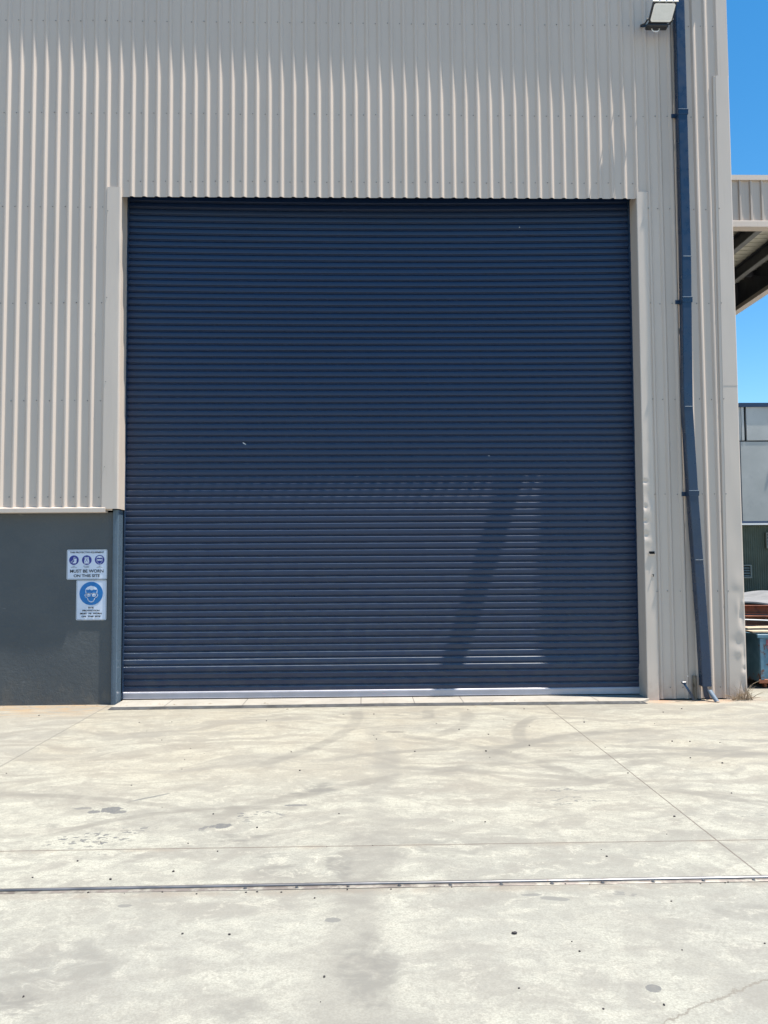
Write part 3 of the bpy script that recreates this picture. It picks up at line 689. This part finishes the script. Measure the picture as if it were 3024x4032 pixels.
MB().prism(rrect(*a, .018), 'y', YS-.002, YS+.004).build('sign_panel', M['sign'], S1)
frame(MB(), rrect(a[0],a[1],a[2],a[3],.018), rrect(a[0]+.007,a[1]-.007,a[2]+.007,a[3]-.007,.013), YS-.0042, YS-.0021).build('sign_rim', M['signrim'], S1)
frame(MB(), rrect(a[0]+.0072,a[1]-.0072,a[2]+.0072,a[3]-.0072,.013), rrect(a[0]+.0105,a[1]-.0105,a[2]+.0105,a[3]-.0105,.011), YS-.0032, YS-.0021).build('sign_border', M['ink'], S1)
ya, yb_ = YS-.0045, YS-.0022
text_mesh('THIS PROTECTIVE EQUIPMENT', .032, -.272, 2.109, ya, 'lettering', M['ink'], S1, .475, bold=.0008)
text_mesh('MUST BE WORN', .060, -.272, 1.850, ya, 'lettering', M['ink'], S1, .462, bold=.0012)
text_mesh('ON THIS SITE', .054, -.272, 1.785, ya, 'lettering', M['ink'], S1, .362, bold=.0012)
cs = [(-.452,2.003),(-.274,2.003),(-.096,2.006)]
pg = []
for (x, z) in cs: pg.append(disc(MB(), x, z, .0665, ya, yb_).build('pictogram_disc', M['navy_ink'], S1))
y2, y3 = YS-.0062, YS-.0047
g = MB(); x, z = cs[0]
g.prism([(x+.006,z+.022),(x+.038,z+.022),(x+.036,z-.020),(x+.030,z-.044),(x-.014,z-.044),(x-.022,z-.036),(x+.002,z-.024)][::-1], 'y', y2, y3)
stroke(g, [(x+.020,z+.042),(x-.002,z+.038),(x-.002,z+.010),(x-.020,z-.012),(x-.038,z-.024),(x-.038,z-.034)], .006, y2, y3); g.build('boot_symbol', M['sign'], pg[0])
g = MB(); x, z = cs[1]
g.prism([(x-.030,z+.044),(x-.012,z+.044),(x,z+.034),(x+.012,z+.044),(x+.030,z+.044),(x+.027,z+.016),(x+.034,z-.010),(x+.034,z-.048),(x-.034,z-.048),(x-.034,z-.010),(x-.027,z+.016)][::-1], 'y', y2, y3)
g.build('vest_symbol', M['sign'], pg[1])
g = MB(); stroke(g, [(x-.022,z+.040),(x+.024,z-.034)], .004, YS-.0076, YS-.0064); stroke(g, [(x+.022,z+.040),(x-.024,z-.034)], .004, YS-.0090, YS-.0078); g.build('vest_stripes', M['navy_ink'], pg[1])
g = MB(); man(g, cs[2][0], cs[2][1], .056, y2, y3, False); g.build('face_symbol', M['sign'], pg[2])
for (x, l1, l2) in ((cs[0][0],'FOOT','PROTECTION'),(cs[1][0],'HIGH VISIBILITY','CLOTHING'),(cs[2][0],'EYE','PROTECTION')):
    text_mesh(l1, .013, x, 1.918, ya, 'lettering', M['ink'], S1); text_mesh(l2, .013, x, 1.901, ya, 'lettering', M['ink'], S1)
S2 = empty('safety_sign', (-.2, YS, 1.45), 'tall white sign with one large blue disc reading EYE PROTECTION', 'sign')
a = (-.413,.006,1.168,1.723)
MB().prism(rrect(*a, .018), 'y', YS-.002, YS+.004).build('sign_panel', M['sign'], S2)
frame(MB(), rrect(a[0],a[1],a[2],a[3],.018), rrect(a[0]+.007,a[1]-.007,a[2]+.007,a[3]-.007,.013), YS-.0042, YS-.0021).build('sign_rim', M['signrim'], S2)
frame(MB(), rrect(a[0]+.0072,a[1]-.0072,a[2]+.0072,a[3]-.0072,.013), rrect(a[0]+.0105,a[1]-.0105,a[2]+.0105,a[3]-.0105,.011), YS-.0032, YS-.0021).build('sign_border', M['ink'], S2)
D2 = disc(MB(), -.207, 1.537, .162, ya, yb_, 64).build('pictogram_disc', M['blue_ink'], S2)
g = MB(); man(g, -.205, 1.533, .112, y2, y3, True); g.build('face_symbol', M['sign'], D2)
for tx, sz, z, wd in (('EYE',.030,1.340,.075),('PROTECTION',.028,1.300,.235),('MUST  BE  WORN',.028,1.259,.300),('ON  THIS  SITE',.028,1.218,.258)):
    text_mesh(tx, sz, -.207, z, ya, 'lettering', M['ink'], S2, wd, bold=.0012)

# ------------------------------------------------------------------ gate track
GT = empty('gate_track', (3.7, -6.56, 0), 'steel sliding gate track bolted straight across the concrete yard', 'gate track')
def tgrid(mb, x0, x1, prof_, n=120):
    def f(u, v):
        i = v*(len(prof_)-1); k = min(int(i), len(prof_)-2); t = i-k; a, b_ = prof_[k], prof_[k+1]
        x = x0+(x1-x0)*u; return (x, a[0]+(b_[0]-a[0])*t+.0025*math.sin(x*1.7), max(.001, a[1]+(b_[1]-a[1])*t+.0012*math.sin(x*2.3)-.006*sstep(2.4, 1.2, x)))
    mb.grid(f, n, len(prof_)-1); return mb
tgrid(MB(), -6, 16, [(-6.541,.004),(-6.539,.011),(-6.544,.017),(-6.552,.019),(-6.560,.017),(-6.566,.011),(-6.564,.004)]).build('rail', M['steel'], GT)
tgrid(MB(), -6, 16, [(-6.522,.001),(-6.523,.005),(-6.540,.006)]).build('base_plate', M['steel_dark'], GT)
tgrid(MB(), -6, 16, [(-6.565,.006),(-6.602,.005),(-6.603,.001)]).build('base_plate', M['steel_dark'], GT)
for k in range(-3, 17):
    x = 3.80+.308*k; g = MB(); g.cyl((x, -6.586, .005), (x, -6.586, .013), .010, .008, 6, smooth=False); g.cyl((x, -6.586, .005), (x, -6.586, .0065), .014, None, 12); g.build('bolt', M['steel'], GT)

# ------------------------------------------------------------------ canopy beyond the corner
CN = empty('canopy', (10.6, 4, 0), 'steel canopy with ribbed beige fascia beyond the right corner of the shed', 'canopy')
fa = MB(); p = []
x = 9.2
while x < 12.1:
    p += [(x,0),(x+.105,0),(x+.118,-.026),(x+.142,-.026),(x+.160,0)]; x += .180
fa.add([(a, 1.30+b_, z) for z in (7.36, 8.08) for a, b_ in p], [(i, i+1, len(p)+i+1, len(p)+i) for i in range(len(p)-1)])
fa.box(9.2, 12.0, 1.33, 1.36, 7.38, 8.1)
FA = fa.build('front_fascia', M['sheet'], CN)
g = MB(); g.prism([(1.255,8.05),(1.262,8.135),(1.40,8.145),(1.40,8.12),(1.33,8.10),(1.30,8.05)], 'x', 9.0, 12.05); g.build('capping', M['flash'], FA)
g = MB(); g.prism([(1.265,7.385),(1.262,7.372),(1.255,7.28),(1.42,7.27),(1.42,7.30),(1.30,7.36)], 'x', 9.0, 12.05); g.build('bottom_trim', M['flash'], FA)
g = MB(); g.box(11.66, 11.72, 1.42, 14, 7.36, 8.12); g.build('side_fascia', M['dsteel'], CN)
g = MB(); g.box(11.60, 11.75, 1.42, 14, 7.27, 7.355); g.build('side_trim', M['flash'], CN)
g = MB(); g.box(8.98, 12.0, 1.42, 14, 7.88, 7.91)
yy = 1.45
while yy < 13.9: g.box(9.0, 11.9, yy, yy+.03, 7.862, 7.879); yy += .2
g.build('roof_sheet', M['roofpan'], CN)
for x in (10.45, 11.2):
    g = MB(); g.box(x-.01, x+.01, 1.42, 13.8, 7.62, 7.84); g.box(x-.05, x+.05, 1.42, 13.8, 7.841, 7.86); g.build('rafter', M['dsteel'], CN)
    g = MB(); g.box(x-.055, x+.055, 1.42, 13.8, 7.60, 7.618); g.build('rafter_flange', M['flange'], CN)
for y in (4.9, 9.0):
    g = MB(); g.box(9.0, 11.6, y, y+.08, 7.74, 7.86); g.build('purlin', M['dsteel'], CN)
for k in range(6):
    y = 1.9+k*1.9; g = MB(); g.box(11.56, 11.65, y, y+.09, 7.36, 8.05); g.build('fascia_post', M['dsteel'], CN)
    g = MB(); vs = [(11.58,y+.15,7.37),(11.58,y+.25,7.37),(11.58,y+1.8,8.0),(11.58,y+1.7,8.0)]; vs += [(11.64,b_,c_) for _, b_, c_ in vs]
    g.add(vs, [(0,1,2,3),(7,6,5,4),(0,4,5,1),(1,5,6,2),(2,6,7,3),(3,7,4,0)]); g.build('brace', M['dsteel'], CN)
for y in (13.6,):
    g = MB(); g.box(11.55, 11.75, y, y+.2, -.02, 7.36); g.build('column', M['dsteel'], CN)

# ------------------------------------------------------------------ far buildings
FB = empty('concrete_building', (30, 34, 0), 'tall grey concrete panel building with navy parapet capping far behind', 'building')
g = MB(); g.box(22.14, 50, 28.0, 40, 7.68, 9.32); g.box(21.90, 22.02, 28.0, 40, 7.68, 9.32); g.prism([(21.88,28.02),(21.88,40),(21.6,40),(21.55,28.6)], 'z', 7.68, 9.32)
g.box(21.82, 50, 28.02, 40, -.1, 7.62)
g.build('wall_panel', M['far'], FB)
g = MB(); g.box(22.02, 22.139, 28.12, 39.9, 7.6, 9.3); g.box(21.7, 49.9, 28.12, 39.9, 7.58, 7.72); g.build('panel_joint', M['dark'], FB)
g = MB(); g.box(21.74, 21.80, 27.96, 28.3, 3.4, 7.60); g.build('corner_post', M['dsteel'], FB)
g = MB(); g.prism([(21.5,28.7),(21.80,27.93),(50.1,27.93),(50.1,40.1),(21.5,40.1)], 'z', 9.30, 9.50); g.build('parapet_capping', M['cap'], FB)
g = MB(); g.cyl((23.28,28.02,6.28), (23.28,27.985,6.28), .13, .12, 14); g.cyl((23.28,27.984,6.27), (23.28,27.97,6.26), .09, .07, 14); g.build('wall_lamp', M['vent'], FB)
# neighbour shed, green corrugated
GS = empty('green_shed', (22, 20, 0), 'dark green corrugated shed with white gutter line and louvred vents behind the skip', 'shed')
p = []; x = 16.0
while x < 26: p.append((x, 17+.010*math.cos(2*math.pi*(x-16)/.0762))); x += .0762/6
g = MB(); n = len(p); g.add([(a, b_, z) for z in (-.05, 3.12) for a, b_ in p], [(i,i+1,n+i+1,n+i) for i in range(n-1)], 0, True)
g.box(16, 26, 17.03, 22, -.05, 3.1); g.build('wall', M['green'], GS)
RF = MB().prism([(16.86,3.14),(16.86,3.19),(22.3,3.27),(22.3,3.21)], 'x', 15.8, 26.2).build('roof', M['white'], GS)
g = MB(); g.box(15.8, 26.2, 16.75, 16.859, 3.13, 3.185)
g.build('gutter', M['white'], RF)
g = MB(); g.box(16.5, 26, 17.3, 17.36, 3.215, 3.29); g.build('ridge_flashing', M['cap'], GS)
def vent(x0, x1, z0, z1):
    g = MB(); frame(g, [(x0,z0),(x1,z0),(x1,z1),(x0,z1)][::-1], [(x0+.04,z0+.04),(x1-.04,z0+.04),(x1-.04,z1-.04),(x0+.04,z1-.04)][::-1], 16.90, 16.98)
    V = g.build('louvre_vent', M['vent'], GS); MB().box(x0+.03, x1-.03, 16.965, 16.975, z0+.03, z1-.03).build('vent_opening', M['dark'], V)
    g = MB(); n = 4
    for i in range(n):
        z = z0+.06+(z1-z0-.1)*i/n; g.prism([(16.91,z),(16.96,z+.05),(16.962,z+.058),(16.91,z+.012)], 'x', x0+.041, x1-.041)
    g.build('louvre_blade', M['vent'], V)
vent(16.40, 16.98, 1.30, 1.76); vent(17.53, 18.1, 2.32, 2.87)

# ------------------------------------------------------------------ skip and scrap by the corner
SK = empty('skip_bin', (10.4, 1.4, 0), 'faded blue steel skip with rust patches beside the shed corner', 'skip')
g = MB()
# sheet body with open top, sloping left end, swaged panels
def quad(a, b_, c_, d_): g.add([a, b_, c_, d_], [(0,1,2,3)])
x0, x1, ya_, yb2, z0, z1 = 9.58, 11.4, .92, 2.0, .10, .80
t = .025
g.box(x0, x1, ya_, ya_+t, z0, z1); g.box(x0, x1, yb2-t, yb2, z0, z1)
g.box(x0, x0+t, ya_+t+.001, yb2-t-.001, z0, z1); g.box(x1-t, x1, ya_+t+.001, yb2-t-.001, z0, z1); g.box(x0+t, x1-t, ya_+t+.001, yb2-t-.001, z0, z0+.02)
BD = g.build('bin_body', M['skip'], SK)
for i in range(4):
    x = x0+.01+i*.58; g = MB(); g.prism([(x-.01,ya_-.001),(x+.0,ya_-.03),(x+.05,ya_-.03),(x+.06,ya_-.001)], 'z', z0+.03, z1-.045); g.build('side_rib', M['skip'], SK)
g = MB(); g.box(x0-.03, x1+.03, ya_-.035, ya_-.002, z1-.04, z1+.015, bev=.006); g.box(x0-.03, x0-.002, ya_-.001, yb2+.03, z1-.04, z1+.014); g.build('top_rim', M['skip'], SK)
g = MB(); g.box(x0-.02, x1+.02, ya_-.03, ya_-.002, z0-.02, z0+.04, bev=.006); g.build('bottom_rim', M['rust'], SK)
for x in (x0+.06, x1-.16):
    for y in (ya_+.03, yb2-.14):
        g = MB(); g.box(x, x+.10, y, y+.10, .075, .099); g.cyl((x+.03,y+.05,.04), (x+.07,y+.05,.04), .04, None, 14); g.build('castor', M['rust'], SK)
text_mesh('P', .11, 9.695, .690, ya_-.0065, 'lettering', M['redtext'], SK, None, 'LEFT', .004)
text_mesh('T', .085, 9.705, .585, ya_-.0065, 'lettering', M['redtext'], SK, None, 'LEFT', .004)
# timber offcuts lying on top
def plank(name, p0, p1, wd, th, mat, rot=0.):
    p0 = Vector(p0); p1 = Vector(p1); d = (p1-p0).normalized(); sd = Vector((-d.y, d.x, 0)).normalized(); u = d.cross(sd); u = u if u.z > 0 else -u
    vs = []; n = 8
    for i in range(n+1):
        q = p0+(p1-p0)*i/n; ww = wd*(1+.08*math.sin(i*1.7)); uu = u*.004*math.sin(i*1.1)
        vs += [q-sd*ww/2+uu, q+sd*ww/2+uu, q+sd*ww/2+u*th+uu, q-sd*ww/2+u*th+uu]
    fs = [(3,2,1,0), (4*n,4*n+1,4*n+2,4*n+3)]
    for i in range(n):
        for k in range(4): fs.append((4*i+k, 4*i+(k+1)%4, 4*i+4+(k+1)%4, 4*i+4+k))
    mb = MB(); mb.add(vs, fs); return mb.build(name, mat)
tag(plank('timber_board', (9.50,1.05,.835), (11.3,.98,.822), .26, .022, M['wood']), 'splintered pale board laid along the front edge of the skip', 'board')
tag(plank('timber_board', (9.62,1.42,.850), (11.2,1.30,.862), .22, .025, M['wood']), 'pale board lying behind the front board on the skip', 'board')
tag(plank('timber_board', (9.46,1.72,.842), (11.2,1.82,.850), .20, .022, M['wood']), 'pale board at the back edge of the skip', 'board')
# rusty beams stacked behind
def ibeam(x0, y0, x1, y1, z, h, mat):
    mb = MB(); L = math.hypot(x1-x0, y1-y0); w2 = .07; tf = .012
    for q in ((-w2,w2,0,tf),(-.005,.005,tf+.0005,h-tf-.0005),(-w2,w2,h-tf,h)): mb.box(0, L, q[0], q[1], q[2], q[3])
    o = mb.build('steel_beam', mat); o.location = (x0, y0, z); o.rotation_euler = (0, 0, math.atan2(y1-y0, x1-x0)); return o
BMS = [(9.2,3.35,12.6,2.55,.985,.15,'uppermost rusty steel beam, bright orange flange, in the pile behind the skip'),(9.25,3.19,12.6,2.35,.80,.16,'second rusty steel beam of the pile behind the skip'),(9.2,3.40,12.6,2.72,.60,.16,'dark lower rusty beam in the pile behind the skip')]
for x0_, y0_, x1_, y1_, z_, h_, lb in BMS: tag(ibeam(x0_, y0_, x1_, y1_, z_, h_, M['rust']), lb, 'steel beam', 'rusty beams piled behind the skip')
g = MB(); g.box(9.5, 9.62, 2.6, 3.7, 0, .595, bev=.01); tag(g.build('bearer_block', M['dsteel']), 'dark bearer block under the rusty beams behind the skip', 'block')
g = MB(); g.box(11.8, 11.92, 2.2, 3.4, 0, .595, bev=.01); tag(g.build('bearer_block', M['dsteel']), 'dark bearer block under the far end of the rusty beams', 'block')
g = MB(); pts3 = [(9.1,.86),(9.75,.855),(10.3,.83),(10.9,.80),(11.6,.795),(12.3,.74)]
g.tube([(x, 2.3+.05*i, z+.09) for i, (x, z) in enumerate(pts3)], .011, 6); tag(g.build('bent_rod', M['white']), 'thin pale bent rod resting in front of the rusty beams', 'rod')
g = MB()
def sheet(u, v):
    x = 9.4+4.5*u; y = 4.0+2.2*v; return (x, y, 1.13+.10*v+.03*math.sin(u*9+v*2)+.02*math.sin(u*23))
g.grid(sheet, 40, 10); g.grid(lambda u, v: tuple(a+b_ for a, b_ in zip(sheet(u, v), (0,0,-.03))), 40, 10)
g.grid(lambda u, v: (sheet(u, 0)[0], 4.0, sheet(u, 0)[2]-.03*v-.0*u), 40, 1)
tag(g.build('cover_sheet', M['tarp']), 'pale grey weathered sheet covering a stack behind the rusty beams', 'sheet')
g = MB(); g.box(9.6, 13.7, 4.15, 6.0, 0, 1.06, bev=.02); tag(g.build('pallet_stack', M['dsteel']), 'dark stack under the pale grey cover sheet', 'stack')
g = MB(); g.box(14.5, 24, 15.5, 16.6, 0, .72, bev=.03); tag(g.build('dark_mass', M['dsteel']), 'long dark trough along the foot of the green shed', 'mass')  # invented block standing in for the dark band along the shed's foot

# ------------------------------------------------------------------ dry weed at the corner
g = MB(); rw = random.Random(5)
for i in range(70):
    bx_ = rw.uniform(8.70, 8.99); by = rw.uniform(-.14, -.05); h_ = rw.uniform(.05, .27)*(1.0 if bx_ > 8.78 else .5); lean = rw.uniform(-.12, .12); ly = rw.uniform(-.10, .01)
    pts_ = [(bx_+lean*t*t*1.6, by+ly*t, h_*t*(1-.15*t)) for t in (0,.3,.6,.85,1)]
    g.tube([Vector(q) for q in pts_], [.0028,.0024,.002,.0015,.0008], 4)
for i in range(60):
    bx_ = rw.uniform(8.80, 8.98); by = rw.uniform(-.12,-.05); z = rw.uniform(.0,.12); a_ = rw.uniform(0,6.28)
    g.tube([Vector((bx_,by,z)), Vector((bx_+.05*math.cos(a_), by+.02*math.sin(a_), max(.004, z+rw.uniform(-.03,.04))))], [.0022,.001], 4)
for q in (((8.93,-.09,.12),(9.00,-.10,.22),(9.10,-.11,.27)),((8.60,-.10,.075),(8.70,-.11,.045),(8.78,-.11,.03)),((8.80,-.1,.0),(8.81,-.11,.16),(8.83,-.12,.27)),((8.94,-.1,0),(8.90,-.12,.14),(8.96,-.12,.20))): g.tube([Vector(a) for a in q], .003, 5)
tag(g.build('dry_weed', M['straw']), 'dry brown weed tuft growing at the foot of the corner flashing', 'weed')

# ------------------------------------------------------------------ pebbles and litter on the yard
def pebble_mesh(seed, flat=.7):
    import bmesh
    r_ = random.Random(seed); bm = bmesh.new(); bmesh.ops.create_icosphere(bm, subdivisions=2, radius=1)
    for v in bm.verts: v.co *= r_.uniform(.78, 1.15); v.co.z *= flat
    me = bpy.data.meshes.new('pebble'); bm.to_mesh(me); bm.free(); me.materials.append(M['stone']); return me
PMs = [pebble_mesh(i, .5+.1*i) for i in range(4)]
def pebble(x, y, r, label, group=None, i=0, cat='pebble'):
    o = bpy.data.objects.new('pebble', PMs[i % 4]); o.location = (x, y, r*.4); o.scale = (r, r*.8, r); o.rotation_euler = (0,0,i*1.3); S.collection.objects.link(o)
    return tag(o, label, cat, group)
BIG = [(4.376,-7.248,.020,'largest black pebble, alone on the concrete in front of the gate track'),
       (2.80,-5.42,.013,'black pebble beside the grey oil spots, middle of the yard'),
       (2.02,-6.40,.013,'black pebble just behind the gate track at left'),(2.38,-6.28,.012,'dark curled chip a step behind the gate track, left of centre'),
       (5.19,-6.13,.012,'small upright dark pebble behind the gate track at right'),(5.95,-5.30,.014,'dark pebble just left of the long joint, near the joint crossing'),
       (3.40,-7.67,.010,'black pebble on the grey wheel lane in the foreground'),(2.88,-7.20,.010,'right one of two black pebbles lying level in the left foreground'),(2.63,-7.18,.010,'left one of two black pebbles lying level in the left foreground'),
       (4.63,-8.0,.008,'dark pebble near the bottom edge, left of the round grey spot')]
for i, q in enumerate(BIG): pebble(q[0], q[1], q[2]*.72, q[3], 'dark pebbles on the concrete yard', i)
rp = random.Random(11)
for i in range(90):
    if i < 60: y = -rp.uniform(2.6, 8.0); half = (y+11.75)*.45
    else: y = -rp.uniform(.5, 3.2); half = (y+11.75)*.42
    if i % 3 == 0 and i < 60: y = -6.60-rp.uniform(-.02,.05); half = 2.2
    x = 3.75+rp.uniform(-half, half)
    if y > -.6: continue
    side = 'left' if x < 2.9 else 'right' if x > 4.5 else 'middle'
    where = 'along the steel gate track' if -6.68 < y < -6.5 else 'in the foreground, nearer than the gate track' if y < -6.6 else 'between the gate track and the cross joint' if y < -5.85 else 'between the cross joint and the roller door'
    pebble(x, y, rp.uniform(.003, .0075)*(1.5 if y > -4 else 1), 'tiny dark grit pebble %s, %s part' % (where, side), 'tiny grit pebbles %s, %s' % (where, side), i)
# leaf litter along the step and wall foot
lf = MB(); rl = random.Random(2)
for i in range(90):
    x = rl.choice((rl.uniform(.2, 7.4), rl.uniform(-1.6,.1), rl.uniform(.2,1.5)))
    y = -.30-abs(rl.gauss(0,.06)) if x > .2 else -abs(rl.gauss(0,.14))+.06
    zz = 0.003
    if rl.random() < .45 and x > .25: y = rl.uniform(-.20,-.10); zz = .033
    a_ = rl.uniform(0, 3.14); l = rl.uniform(.008,.03); w_ = rl.uniform(.003,.008)
    c_, s_ = math.cos(a_)*l, math.sin(a_)*l
    lf.add([(x-c_,y-s_,zz),(x+s_*.3,y-w_,zz+.006),(x+c_,y+s_,zz+.002),(x,y+w_,zz+.008)], [(0,1,2,3)])
tag(lf.build('leaf_litter', M['straw']), 'scattered dry leaf litter along the step and wall foot', 'litter', kind='stuff')
